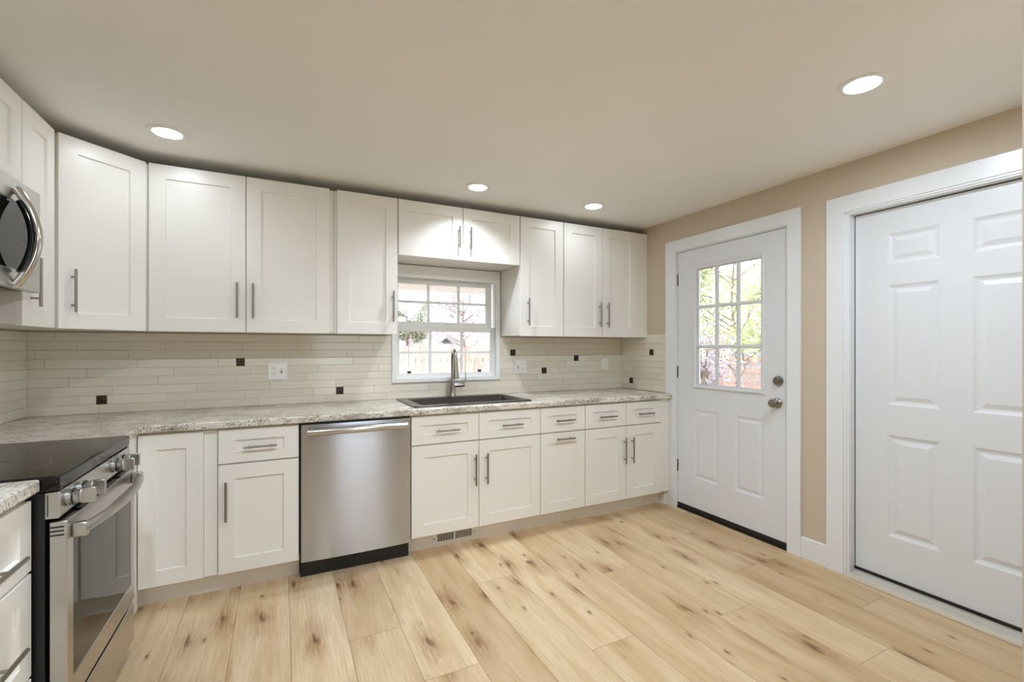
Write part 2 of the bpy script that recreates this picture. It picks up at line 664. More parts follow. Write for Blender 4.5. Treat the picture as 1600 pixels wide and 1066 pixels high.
# floor: oak planks running away from the viewer, one mesh
PW, PL, GAP = 0.2335, 1.83, 0.0008
JOINT = {-2: 2.25, -1: 2.13, 0: 1.28, 1: 1.16, 2: 2.166, 3: 1.77, 4: 1.17, 5: 2.374, 6: 1.628, 7: 1.115, 8: 2.15, 9: 1.557, 10: 1.06, 11: 1.83, 12: 1.29, 13: 0.4}
bm = bmesh.new()
uvl = bm.loops.layers.uv.new('plank')
tones = []
k = -6
while -0.197 + PW * k < XR + 0.1:
    x0, x1 = -0.197 + PW * k, -0.197 + PW * (k + 1)
    a, b = max(x0, XL), min(x1, XR + 0.12)
    if b > a:
        rnd = random.Random(k * 31 + 5)
        j = JOINT.get(k, rnd.uniform(0, PL))
        y = j - PL * math.ceil((j - YN) / PL)
        while y < YB:
            y0, y1 = max(y, YN), min(y + PL, YB)
            if y1 - y0 > 0.01:
                vs = [bm.verts.new((px_, py_, 0)) for px_, py_ in ((a + GAP, y0 + GAP), (b - GAP, y0 + GAP), (b - GAP, y1 - GAP), (a + GAP, y1 - GAP))]
                f = bm.faces.new(vs)
                ou, ov = rnd.uniform(0, 40), rnd.uniform(0, 40)
                for lp in f.loops:
                    lp[uvl].uv = (ou + lp.vert.co.y - y, ov + lp.vert.co.x - x0)
                tones.append(rnd.random())
            y += PL
    k += 1
me = bpy.data.meshes.new('floor')
bm.to_mesh(me)
bm.free()
at = me.attributes.new('tone', 'FLOAT', 'FACE')
for i_, v_ in enumerate(tones):
    at.data[i_].value = v_
n0 = len(me.polygons)
fl = bpy.data.objects.new('floor', me)
me.materials.append(M['oak'])
C.objects.link(fl)
struct(fl)
struct(MB().box(XL - 0.12, XR + 0.14, YN - 0.12, YB + 0.14, -0.12, -0.0012).build('floor_underlay', 'subfloor'))

# ------------------------------------------------------------------ trim: base boards and casings
struct(MB().fbox(FR(XR), 1.765, 1.613, 0, 0.132, 0, 0.014, 0.003).build('baseboard_right', 'trim'))
mb = MB()
mb.fbox(FB(2.937 + 0.016), -0.66, 0.094, 0.0, 0.116, 0, 0.016)
mb.fbox(FB(2.937 + 0.016), 0.718, XR - 0.04, 0.0, 0.116, 0, 0.016)
struct(mb.build('baseboard_back', 'cab'))


def casing(name, y0, y1, zt, iy0, iy1, izt, t=0.018):
    """flat casing on the right wall, one mesh: two legs and a head"""
    mb = MB()
    mb.slab(FR(XR), (y0, y1, 0, zt), [(iy0, iy1, -1, izt)], 0.0005, t)
    return struct(mb.build(name, 'trim', bevel=0.002))


c1 = casing('trim_1', 1.765, 2.894, 2.190, 1.852, 2.783, 2.096)
c2 = casing('trim_2', 0.462, 1.613, 2.183, 0.560, 1.520, 2.090)
# jambs
mb = MB()
mb.box(XR - 0.004, XR + 0.139, 1.8455, 1.855, 0, 2.090)
mb.box(XR - 0.004, XR + 0.139, 2.781, 2.7895, 0, 2.090)
mb.box(XR - 0.004, XR + 0.139, 1.8455, 2.7895, 2.090, 2.0975)
mb.build('jamb', 'trim', c1)
mb = MB()
mb.box(XR - 0.006, XR + 0.139, 1.492, 1.5095, 0, 2.072)
mb.box(XR - 0.006, XR + 0.139, 0.5525, 0.570, 0, 2.072)
mb.box(XR - 0.006, XR + 0.139, 0.5525, 1.5095, 2.070, 2.0875)
mb.box(XR - 0.012, XR + 0.03, 1.506, 1.522, 0, 2.086)
mb.box(XR - 0.012, XR + 0.03, 0.556, 1.522, 2.078, 2.092)
mb.build('jamb', 'trim', c2, bevel=0.002)

# ------------------------------------------------------------------ door_1: half-lite back door
XD1 = 2.921
d1 = structure_empty('door_1', (XD1, 2.32, 0.0))
d1['label'] = 'white back door with a nine-pane window and two small raised panels below'
f1 = FR(XD1)
GL = (2.045, 2.592, 1.012, 1.935)
EMB = [(0, 0), (0.010, -0.004), (0.018, -0.006), (0.024, -0.006), (0.042, -0.0005)]
pan = [(2.026, 2.250, 0.280, 0.824), (2.388, 2.612, 0.280, 0.824)]
mb = MB().slab(f1, (1.858, 2.779, 0.046, 2.086), [GL] + pan, -0.044, 0)
for p in pan:
    mb.rings(f1, *p, EMB, back=False)
mb.build('slab', 'door', d1, smooth=4)
mb = MB()
# moulded frame round the glass
go = (2.014, 2.622, 0.990, 1.956)
rows = []
for ins, w_ in ((0, 0.0005), (0.004, 0.009), (0.012, 0.013), (0.020, 0.010), (0.030, 0.004), (0.036, -0.016)):
    rows.append([mb.bm.verts.new(f1(*p, w_)) for p in ((go[0] + ins, go[2] + ins), (go[1] - ins, go[2] + ins), (go[1] - ins, go[3] - ins), (go[0] + ins, go[3] - ins))])
for a, b in zip(rows, rows[1:]):
    for i in range(4):
        j = (i + 1) % 4
        mb.bm.faces.new((a[i], a[j], b[j], b[i]))
mb.build('lite_frame', 'door', d1)
mb = MB()
gy0, gy1, gz0, gz1 = GL
for i in (1, 2):
    yy = gy0 + (gy1 - gy0) * i / 3
    mb.fbox(f1, yy - 0.012, yy + 0.012, gz0, gz1, -0.019, 0.001, 0.005)
    zz = gz0 + (gz1 - gz0) * i / 3
    mb.fbox(f1, gy0, gy1, zz - 0.012, zz + 0.012, -0.0188, 0.0008, 0.005)
mb.build('muntins', 'door', d1)
MB().fbox(f1, gy0, gy1, gz0, gz1, -0.026, -0.022).build('pane', 'pane', d1)
mb = MB()
mb.lathe(f1(1.930, 0.946, 0), (-1, 0, 0), [(0.033, 0.0), (0.033, 0.006), (0.026, 0.012), (0.013, 0.016), (0.012, 0.030), (0.020, 0.036), (0.027, 0.046), (0.028, 0.058), (0.022, 0.068), (0.010, 0.071), (0.009, 0.069), (0.0, 0.069)])
mb.build('knob', 'nickel', d1)
mb = MB()
mb.lathe(f1(1.922, 1.092, 0), (-1, 0, 0), [(0.033, 0.0), (0.033, 0.010), (0.027, 0.022), (0.018, 0.024), (0.017, 0.020), (0, 0.020)])
db = mb.build('deadbolt', 'nickel', d1)
mb = MB()
mb.fbox(f1, 1.904, 1.940, 1.086, 1.098, 0.020, 0.034, 0.003)
mb.build('thumb_turn', 'nickel', db)
for zz in (1.866, 1.112, 0.346):
    mb = MB()
    mb.tube([f1(2.7815, zz - 0.048, 0.004), f1(2.7815, zz + 0.048, 0.004)], 0.0062, 10)
    mb.build('hinge', 'hinge', d1)
MB().box(XD1 - 0.004, XD1 + 0.04, 1.857, 2.780, 0.012, 0.046).build('door_sweep', 'black', d1)
struct(MB().box(XR - 0.004, XR + 0.139, 1.856, 2.780, -0.001, 0.0115).build('trim_3', 'black'))

# ------------------------------------------------------------------ door_2: six-panel door
XD2 = 2.958
d2 = structure_empty('door_2', (XD2, 1.03, 0.0))
d2['label'] = 'white six-panel door with no knob showing, nearest the viewer'
f2 = FR(XD2)
pan2 = []
for (za, zb) in ((0.285, 0.835), (1.000, 1.650), (1.765, 1.930)):
    pan2.append((1.107, 1.330, za, zb))
    pan2.append((0.760, 0.983, za, zb))
EM2 = [(0, 0), (0.010, -0.005), (0.018, -0.0075), (0.025, -0.0075), (0.046, -0.0005)]
mb = MB().slab(f2, (0.573, 1.487, 0.056, 2.064), pan2, -0.044, 0)
for p in pan2:
    mb.rings(f2, *p, EM2, back=False)
mb.build('slab', 'door', d2, smooth=4)
MB().box(XD2 - 0.006, XD2 + 0.03, 0.572, 1.490, 0.040, 0.056).build('door_sweep', 'black', d2)
MB().slab(f2, (0.5703, 1.4917, 0.040, 2.0695), [(0.5745, 1.4855, 0.0575, 2.0625)], -0.03, -0.003).build('weather_strip', 'black', d2)
mb = MB()
mb.box(XR - 0.0205, XR + 0.139, 0.572, 1.4915, 0.004, 0.022)
mb.box(XR - 0.0285, XR - 0.0208, 0.572, 1.500, 0.002, 0.016)
for i in range(5):
    xx = XR - 0.018 + i * 0.011
    mb.box(xx, xx + 0.004, 0.572, 1.4915, 0.022, 0.0255)
mb.box(XR + 0.045, XR + 0.11, 0.572, 1.4915, 0.022, 0.039)
struct(mb.build('trim_4', 'alu'))

# ------------------------------------------------------------------ window_1 over the sink
w1 = structure_empty('window_1', (1.18, YB, 1.05))
w1['label'] = 'white double-hung window with twelve panes above the sink'
mb = MB()
mb.slab(FB(YB), (0.735, 1.622, 1.047, 1.936), [(0.772, 1.585, 1.078, 1.842)], 0.0005, 0.016)
mb.build('casing', 'vinyl', w1, bevel=0.002)
mb = MB()
mb.slab(FB(YB), (0.7455, 1.6115, 1.0575, 1.8645), [(0.758, 1.598, 1.070, 1.846)], -0.135, -0.0005)
mb.build('jamb', 'vinyl', w1)


def sash(x0, x1, z0, z1, gx0, gx1, gz0, gz1, w0, w1_, hmid, vm):
    mb = MB().slab(FB(YB), (x0, x1, z0, z1), [(gx0, gx1, gz0, gz1)], w0, w1_)
    sh = mb.build('sash', 'vinyl', w1, bevel=0.002)
    mb = MB()
    for xx in vm:
        mb.fbox(FB(YB), xx - 0.009, xx + 0.009, gz0, gz1, w0 + 0.006, w1_ - 0.008)
    mb.fbox(FB(YB), gx0, gx1, hmid - 0.009, hmid + 0.009, w0 + 0.0062, w1_ - 0.0082)
    mb.build('muntins', 'vinyl', sh)
    MB().fbox(FB(YB), gx0, gx1, gz0, gz1, w0 + 0.012, w0 + 0.015).build('pane', 'pane', sh)
    return sh


s1 = sash(0.760, 1.596, 1.072, 1.476, 0.798, 1.558, 1.112, 1.436, -0.058, -0.022, 1.273, (1.042, 1.305))
s2 = sash(0.762, 1.580, 1.470, 1.842, 0.800, 1.535, 1.512, 1.808, -0.104, -0.066, 1.668, (1.040, 1.292))
mb = MB()
mb.fbox(FB(YB), 1.150, 1.205, 1.476, 1.488, -0.056, -0.026)
mb.tube([FB(YB)(1.178, 1.488, -0.04), FB(YB)(1.178, 1.496, -0.03), FB(YB)(1.20, 1.497, -0.026)], 0.005, 8)
mb.build('sash_lock', 'vinyl', s1)
for xx in (0.875, 1.455):
    mb = MB().fbox(FB(YB), xx - 0.014, xx + 0.014, 1.113, 1.132, -0.034, -0.020, 0.003)
    lf = mb.build('sash_latch', 'hinge', s1)

# window behind the viewer (lights the room by day)
w2 = structure_empty('window_2', (1.55, YN, 0.0))
mb = MB().slab(lambda u, v, w_: (u, YN + w_, v), (W2[0] - 0.07, W2[1] + 0.07, W2[2] - 0.07, W2[3] + 0.07),
               [(W2[0] + 0.03, (W2[0] + W2[1]) / 2 - 0.03, W2[2] + 0.03, W2[3] - 0.03), ((W2[0] + W2[1]) / 2 + 0.03, W2[1] - 0.03, W2[2] + 0.03, W2[3] - 0.03)], 0.001, 0.03)
mb.build('window_frame', 'vinyl', w2)

# ------------------------------------------------------------------ backsplash tile
TR, TLn, G = 0.0525, 0.41, 0.0018
ACC_B = [(-0.935, 1.0165), (-0.237, 1.228), (0.371, 1.0145), (1.745, 1.281), (2.05, 1.124), (2.386, 1.233)]
ACC_R = [(3.067, 1.289), (3.331, 1.0165)]


def tiling(name, fm, u0, u1, v0, v1, skip, acc, seed):
    rnd = random.Random(seed)
    back = MB().slab(fm, (u0, u1, v0, v1), skip, 0.0005, 0.006)
    root = struct(back.build(name, 'grout'))
    bm = bmesh.new()
    tn = []
    row = 0
    v = v0
    ar = 0.0245
    while v < v1 - 0.006:
        vt = min(v + TR, v1)
        u = u0 - rnd.uniform(0, TLn)
        while u < u1:
            segs = [(max(u, u0), min(u + TLn, u1))]
            cuts = [(a - ar, a + ar) for a, z in acc if v - 0.002 < z < vt + 0.002]
            for s0, s1_, z0, z1 in skip:
                if min(z1, vt) - max(z0, v) > 0.004:
                    cuts.append((s0, s1_))
            for ca, cb in cuts:
                nxt = []
                for a, b in segs:
                    if cb <= a or ca >= b:
                        nxt.append((a, b))
                    else:
                        if ca > a:
                            nxt.append((a, ca))
                        if cb < b:
                            nxt.append((cb, b))
                segs = nxt
            tl = (rnd.uniform(-1, 1) * 0.0011, rnd.uniform(-1, 1) * 0.00035)
            to = rnd.random()
            for a, b in segs:
                if b - a < 0.008:
                    continue
                rows_ = []
                for ins, w_ in ((0, 0.004), (0, 0.0078), (0.0012, 0.0088)):
                    q = []
                    for iu, iv in ((0, 0), (1, 0), (1, 1), (0, 1)):
                        uu = (b - G / 2 - ins) if iu else (a + G / 2 + ins)
                        vv = (vt - G / 2 - ins) if iv else (v + G / 2 + ins)
                        ww = w_ + ((tl[0] * (iv - 0.5) + tl[1] * (iu - 0.5)) if w_ > 0.005 else 0)
                        q.append(bm.verts.new(fm(uu, vv, ww)))
                    rows_.append(q)
                for r0, r1 in zip(rows_, rows_[1:]):
                    for i in range(4):
                        j = (i + 1) % 4
                        bm.faces.new((r0[i], r0[j], r1[j], r1[i]))
                        tn.append(to)
                bm.faces.new(rows_[-1])
                tn.append(to)
            u += TLn
        v += TR
        row += 1
    bmesh.ops.recalc_face_normals(bm, faces=bm.faces)
    o_ = ORG[root.name]
    bmesh.ops.translate(bm, verts=bm.verts, vec=-o_)
    me = bpy.data.meshes.new('tiles')
    bm.to_mesh(me)
    bm.free()
    at = me.attributes.new('tone', 'FLOAT', 'FACE')
    for i_, t_ in enumerate(tn):
        at.data[i_].value = t_
    me.materials.append(M['tile'])
    ob = bpy.data.objects.new('tiles', me)
    C.objects.link(ob)
    ob.parent = root
    ORG[ob.name] = o_.copy()
    for a, z in acc:
        # snap to the row that holds it
        r_ = math.floor((z - v0) / TR)
        za = v0 + r_ * TR
        t_ = MB().fbox(fm, a - ar + 0.001, a + ar - 0.001, za + 0.001, za + TR - 0.001, 0.004, 0.0095, 0.0015).build('accent_tile', 'accent', root)
        t_['label'] = 'small dark etched metal accent tile'
    return root


Z0T = ZT1 + 0.0005
tiling('backsplash_back', FB(YB), XL + 0.0005, XR - 0.0005, Z0T, UB - 0.002, [(0.7345, 1.6225, 1.0465, 2.0)], ACC_B, 3)['label'] = 'cream glossy tile backsplash along the window wall'
tiling('backsplash_right', FR(XR), 2.8945, YB - 0.0095, Z0T, 1.425, [], ACC_R, 5)['label'] = 'cream glossy tile return beside the back door'
tiling('backsplash_left', FL(XL), 0.9, YB - 0.0095, Z0T, UB - 0.002, [], [], 9)['label'] = 'cream glossy tile behind the range'

# ------------------------------------------------------------------ upper cabinets, back wall
GU = 'white shaker wall cabinets'
fu = FB(YU + T)


def upper(name, x0, x1, z0, z1, doors, label, right_wall=False):
    t = thing(name, ((x0 + x1) / 2, (YU + YB) / 2, z0), label, 'cabinet', GU)
    b = MB().box(x0 + 0.0008, x1 - 0.0008, YU + T + 0.001, YB - 0.0004, z0 + 0.006, z1 - 0.004)
    b.build('body', 'cab_in', t)
    for (a, c, h) in doors:
        door(fu, a, c, z0, z1, t, h)
    return t


HU = 0.205
hz = UB + 0.185
t = upper('wall_cabinet', -0.646, 0.300, UB, UT, [(-0.644, -0.187, (-0.228, hz, HU, True)), (-0.183, 0.273, (-0.147, hz, HU, True))],
          'wide two-door white upper cabinet beside the corner cabinet')
t = upper('wall_cabinet', 0.300, 0.703, UB, UT, [(0.318, 0.700, (0.668, hz, HU, True))],
          'single-door white upper cabinet at the left side of the window')
t = upper('wall_cabinet', 0.703, 1.632, 1.938, UT, [(0.707, 1.167, (1.136, 2.096, 0.157, True)), (1.171, 1.628, (1.222, 2.096, 0.157, True))],
          'short two-door white upper cabinet bridging above the window')
t = upper('wall_cabinet', 1.632, 2.027, UB, UT, [(1.635, 2.024, (1.697, hz, HU, True))],
          'single-door white upper cabinet at the right side of the window')
t = upper('wall_cabinet', 2.027, 2.908, UB, UT, [(2.030, 2.414, (2.376, hz, HU, True)), (2.418, 2.787, (2.458, hz, HU, True))],
          'two-door white upper cabinet in the corner nearest the back door')
MB().box(2.789, XR - 0.001, YU + 0.008, YU + T + 0.001, UB + 0.002, UT).build('filler', 'cab', t)

# diagonal corner upper
dp0, dp1 = Vector((-0.931, 2.862)), Vector((-0.652, 3.122))
dd = (dp1 - dp0).normalized()
dn = Vector((dd.y, -dd.x))
dl = (dp1 - dp0).length
t = thing('corner_wall_cabinet', (-1.0, 3.2, UB), 'tall diagonal white corner upper cabinet with one wide door', 'cabinet', GU)
o2 = dp0 - dn * (T + 0.001)
o3 = dp1 - dn * (T + 0.001)
MB().prism([(XL + 0.0004, YB - 0.0004), (XL + 0.0004, 2.8515), (o2.x - 0.006, 2.8515), (o2.x, o2.y), (o3.x, o3.y), (-0.648, o3.y + 0.006), (-0.648, YB - 0.0004)], UB + 0.006, UT - 0.004).build('body', 'cab_in', t)
fd = lambda u, v, w_: (*(dp0 + dd * u + dn * (w_ - T)), v)
door(fd, 0.004, dl - 0.003, UB, UT, t, (0.055, hz - 0.005, HU, True))

# left wall uppers
fl_ = FL(XU - T)


def upper_left(y0, y1, z0, z1, doors, label):
    t = thing('wall_cabinet', ((XL + XU) / 2, (y0 + y1) / 2, z0), label, 'cabinet', GU)
    MB().box(XL + 0.0004, XU - T - 0.001, y0 + 0.0008, y1 - 0.0008, z0 + 0.006, z1 - 0.004).build('body', 'cab_in', t)
    for (a, c, h) in doors:
        door(fl_, a, c, z0, z1, t, h)
    return t


upper_left(2.546, 2.851, UB, UT, [(2.550, 2.846, (2.618, hz, HU, True))], 'narrow white upper cabinet between microwave and corner cabinet')
upper_left(1.784, 2.546, 1.942, UT, [(2.167, 2.543, (2.20, 2.10, 0.157, True)), (1.787, 2.163, (2.13, 2.10, 0.157, True))], 'short white upper cabinet above the microwave')

# ------------------------------------------------------------------ base cabinets, back wall
GB = 'white shaker base cabinets'
fb = FB(YL + T)
ZD0, ZD1, ZW0, ZW1 = 0.119, 0.691, 0.699, 0.878
YF = YL + T + 0.001


def base(x0, x1, label, cols, pull_out=False, hollow=False):
    t = thing('base_cabinet', ((x0 + x1) / 2, 3.15, 0.0), label, 'cabinet', GB)
    mb = MB()
    if hollow:
        mb.slab(FZ(0), (x0 + 0.0008, x1 - 0.0008, YF, YB - 0.0004), [(x0 + 0.018, x1 - 0.018, YF + 0.018, YB - 0.012)], 0.1175, ZT0 - 0.0008)
        mb.box(x0 + 0.018, x1 - 0.018, YF + 0.018, YB - 0.012, 0.1175, 0.135)
    else:
        mb.box(x0 + 0.0008, x1 - 0.0008, YF, YB - 0.0004, 0.1175, ZT0 - 0.0008)
    mb.box(x0 + 0.0008, x1 - 0.0008, 2.9545, 2.972, 0.0, 0.1175)
    mb.build('body', 'cab_in', t)
    for (a, c, hu) in cols:
        door(fb, a, c, ZW0, ZW1, t, ((a + c) / 2 + 0.004, 0.782, 0.158, False), 'drawer', 0.073, 0.059)
        if pull_out:
            door(fb, a, c, ZD0, ZD1, t, ((a + c) / 2 + 0.006, 0.648, 0.158, False))
        else:
            door(fb, a, c, ZD0, ZD1, t, (hu, 0.505, HU, True))
    return t


# corner unit
t = thing('corner_base_cabinet', (-0.78, 3.15, 0.0), 'white corner base cabinet with a plain panel beside the range', 'cabinet', GB)
mb = MB()
mb.prism([(XL + 0.0004, 2.535), (-0.652, 2.535), (-0.652, YF), (-0.2985, YF), (-0.2985, YB - 0.0004), (XL + 0.0004, YB - 0.0004)], 0.1175, ZT0 - 0.0008)
mb.box(XL + 0.001, -0.68, 2.54, 2.972, 0.0, 0.1175)
mb.box(-0.68, -0.2985, 2.9545, 2.972, 0.0, 0.1175)
mb.build('body', 'cab_in', t)
door(fb, -0.630, -0.360, ZD0, ZW1, t, None, 'door_panel', 0.072, 0.078)
MB().box(-0.358, -0.300, YF - 0.007, YF, ZD0, ZW1).build('filler', 'cab', t)
MB().box(-0.652, -0.634, 2.536, YL + 0.012, 0.02, ZW1 + 0.004).build('filler', 'cab', t)

base(-0.297, 0.090, 'white base cabinet with one drawer over one door, left of the dishwasher', [(-0.295, 0.087, -0.259)])
base(0.720, 1.650, 'wide two-door white sink base cabinet beside the dishwasher', [(0.724, 1.175, 1.146), (1.179, 1.647, 1.229)], hollow=True)
base(1.650, 2.037, 'narrow white base cabinet with a drawer and a horizontal-pull door', [(1.652, 2.034, 0)], True)
t = base(2.037, 2.800, 'two-door two-drawer white base cabinet at the end by the back door', [(2.040, 2.425, 2.404), (2.430, 2.797, 2.482)])
MB().box(2.800, XR - 0.0195, YF - 0.010, YF + 0.02, 0.119, ZT0 - 0.001).build('filler', 'cab', t)
MB().box(2.872, XR - 0.0195, YF + 0.021, 2.975, 0.0, ZT0 - 0.001).build('end_panel', 'cab', t)

# floor register in the toe kick
t = thing('vent_register', (1.037, 2.93, 0.0), 'white metal vent grille set in the toe kick under the sink', 'vent')
fv = FB(2.937 - 0.0004)
holes = []
for a, b in ((0.918, 1.032), (1.043, 1.162)):
    n = 10
    for i in range(n):
        u = a + (b - a) * (i + 0.5) / n
        holes.append((u - 0.0040, u + 0.0040, 0.030, 0.080))
MB().slab(fv, (0.886, 1.188, 0.012, 0.098), holes, 0.002, 0.006).build('grille', 'reg', t)
MB().fbox(fv, 0.905, 1.170, 0.025, 0.085, 0.0, 0.0018).build('duct', 'black', t)
for u in (0.897, 1.177):
    MB().lathe(fv(u, 0.055, 0.0055), (0, -1, 0), [(0.004, 0), (0.004, 0.0015), (0.0, 0.0025)], 10).build('screw', 'slot', t)

# ------------------------------------------------------------------ worktops
SK = (0.752, 1.612, 2.888, 3.425)              # sink rim
SB = (0.822, 1.572, 2.952, 3.318)              # basin opening
mb = MB()
YT = 2.817
mb.slab(FZ(0), (XL + 0.0005, XR - 0.0195, 2.536, YB - 0.0005), [(-0.614, XR + 0.1, 2.0, YT), (SB[0] - 0.012, SB[1] + 0.012, SB[2] - 0.012, SB[3] + 0.012)], ZT0, ZT1)
tag(mb.build('worktop', 'granite', bevel=0.006), 'long speckled grey granite worktop running under the window into the corner', 'worktop')
mb = MB().slab(FZ(0), (XL + 0.0005, -0.628, 0.95, 1.8165), [], ZT0, ZT1)
tag(mb.build('worktop', 'granite', bevel=0.006), 'short granite worktop piece on the near side of the range', 'worktop')

# ------------------------------------------------------------------ left base cabinet (drawers)
t = thing('base_cabinet', (-0.95, 1.4, 0.0), 'white three-drawer base cabinet on the near side of the range', 'cabinet', GB)
fx = FL(-0.665)
MB().box(XL + 0.0004, -0.666, 1.07, 1.813, 0.1175, ZT0 - 0.0008).build('body', 'cab_in', t)
MB().box(XL + 0.01, -0.74, 1.07, 1.813, 0.0, 0.1175).build('toe_kick', 'cab', t)
for (a, b) in ((0.666, 0.868), (0.363, 0.658), (0.119, 0.355)):
    door(fx, 1.072, 1.811, a, b, t, (1.44, b - 0.128 if b > 0.8 else b - 0.165, 0.52, False), 'drawer', 0.065, 0.055)

# ------------------------------------------------------------------ dishwasher
t = thing('dishwasher', (0.405, 3.1, 0.0), 'stainless steel dishwasher under the worktop with a black toe kick', 'dishwasher')
fw = FB(2.84)
MB().box(0.094, 0.717, 2.852, 3.40, 0.105, ZT0 - 0.002).build('tub', 'black', t)
mb = MB()
# gently bowed front
n = 16
rows = []
for i in range(n + 1):
    s_ = i / n
    x = 0.100 + 0.615 * s_
    bow = 0.012 * (1 - (2 * s_ - 1) ** 2) ** 0.8
    rows.append((x, 2.832 - bow * 0.8))
vb = [[mb.bm.verts.new((x, y, z)) for x, y in rows] for z in (0.106, 0.876)]
vbk = [[mb.bm.verts.new((x, 2.851, z)) for x, y in (rows[0], rows[-1])] for z in (0.106, 0.876)]
for i in range(n):
    mb.bm.faces.new((vb[0][i], vb[0][i + 1], vb[1][i + 1], vb[1][i]))
mb.bm.faces.new([*vb[1], vbk[1][1], vbk[1][0]])
mb.bm.faces.new([*vb[0], vbk[0][1], vbk[0][0]])
mb.bm.faces.new((vb[0][0], vb[1][0], vbk[1][0], vbk[0][0]))
mb.bm.faces.new((vb[0][-1], vb[1][-1], vbk[1][1], vbk[0][1]))
mb.bm.faces.new((vbk[0][0], vbk[0][1], vbk[1][1], vbk[1][0]))
dw = mb.build('door', 'steel', t, smooth=30)
mb = MB()
pts, rad = [], []
for i in range(21):
    s_ = i / 20
    x = 0.133 + 0.553 * s_
    pts.append((x, 2.806 - 0.028 * (1 - (2 * s_ - 1) ** 2), 0.836 + 0.004 * (1 - (2 * s_ - 1) ** 2)))
    rad.append(0.0205)
mb.tube(pts, rad, 18)
for s_ in (0.03, 0.97):
    x = 0.133 + 0.553 * s_
    mb.tube([(x, 2.834, 0.836), (x, 2.806, 0.836)], 0.013, 14)
mb.build('handle', 'steelp', dw)
mb = MB().box(0.100, 0.715, 2.835, 2.851, 0.880, 0.8865)
mb.build('control_strip', 'black', t)
mb = MB()
mb.box(0.098, 0.716, 2.885, 2.90, 0.004, 0.100)
mb.box(0.098, 0.716, 2.852, 2.90, 0.0955, 0.1045)
mb.build('toe_kick', 'black', t)
for x in (0.125, 0.69):
    MB().lathe((x, 2.888 + 0.03, 0), (0, 0, 1), [(0.016, 0), (0.016, 0.006), (0.006, 0.008), (0.006, 0.1)], 12).build('foot', 'nickel', t)

# ------------------------------------------------------------------ sink and faucet
mb = MB()
x0, x1, y0, y1 = SK
bx0, bx1, by0, by1 = SB
zr = ZT1 + 0.009


def rr(x0, x1, y0, y1, r, z, n=6):
    p = []
    for cx_, cy_, a0 in ((x1 - r, y0 + r, -90), (x1 - r, y1 - r, 0), (x0 + r, y1 - r, 90), (x0 + r, y0 + r, 180)):
        for i in range(n + 1):
            a = math.radians(a0 + 90 * i / n)
            p.append((cx_ + r * math.cos(a), cy_ + r * math.sin(a), z))
    return p


loops = [rr(x0, x1, y0, y1, 0.022, ZT1 + 0.0004), rr(x0, x1, y0, y1, 0.022, zr - 0.003), rr(x0 + 0.003, x1 - 0.003, y0 + 0.003, y1 - 0.003, 0.02, zr),
         rr(bx0 - 0.006, bx1 + 0.006, by0 - 0.006, by1 + 0.006, 0.03, zr), rr(bx0, bx1, by0, by1, 0.028, zr - 0.005),
         rr(bx0 + 0.008, bx1 - 0.008, by0 + 0.008, by1 - 0.008, 0.03, 0.76), rr(bx0 + 0.03, bx1 - 0.03, by0 + 0.03, by1 - 0.03, 0.03, 0.735)]
vl = [[mb.bm.verts.new(p) for p in lp] for lp in loops]
for a, b in zip(vl, vl[1:]):
    m_ = len(a)
    for i in range(m_):
        j = (i + 1) % m_
        mb.bm.faces.new((a[i], a[j], b[j], b[i]))
mb.bm.faces.new(vl[-1])
sk = mb.build('sink', 'sink', smooth=50)
tag(sk, 'dark bronze drop-in sink set in the worktop below the window', 'sink')
MB().lathe((1.197, 3.16, 0.7352), (0, 0, 1), [(0.044, 0), (0.044, 0.003), (0.034, 0.004), (0.03, 0.001), (0, 0.001)], 24).build('drain', 'nickel', sk)

fx0, fy0 = 1.178, 3.374
t = thing('faucet', (fx0, fy0, zr), 'brushed nickel pull-down faucet standing behind the sink', 'faucet')
mb = MB()
mb.lathe((fx0, fy0, zr), (0, 0, 1), [(0.030, 0), (0.030, 0.006), (0.025, 0.014), (0.0245, 0.07), (0.022, 0.115), (0.016, 0.140), (0.0125, 0.150)], 28)
mb.build('base', 'nickel', t)
pts = [(fx0, fy0, zr + 0.148), (fx0, fy0, zr + 0.24)]
dirx, diry = -0.20, -0.98
R = 0.078
for i in range(0, 13):
    a = math.pi * i / 12
    d_ = R * (1 - math.cos(a))
    pts.append((fx0 + dirx * d_, fy0 + diry * d_, zr + 0.275 + R * math.sin(a)))
mb = MB().tube(pts, 0.0122, 16)
mb.build('spout', 'nickel', t)
e = Vector(pts[-1])
mb = MB().lathe((e.x, e.y, e.z + 0.025), (-0.02, -0.12, -1), [(0.0135, -0.004), (0.0155, 0.0), (0.0165, 0.03), (0.021, 0.10), (0.0235, 0.15), (0.021, 0.153), (0, 0.151)], 24)
mb.build('spray_head', 'nickel', t)
mb = MB()
mb.tube([(fx0 + 0.015, fy0 - 0.004, zr + 0.085), (fx0 + 0.06, fy0 - 0.012, zr + 0.086), (fx0 + 0.092, fy0 - 0.016, zr + 0.088)], [0.017, 0.019, 0.017], 18)
mb.tube([(fx0 + 0.088, fy0 - 0.016, zr + 0.092), (fx0 + 0.099, fy0 - 0.018, zr + 0.125), (fx0 + 0.100, fy0 - 0.018, zr + 0.185)], [0.008, 0.0045, 0.0035], 10)
mb.build('lever', 'chrome', t)

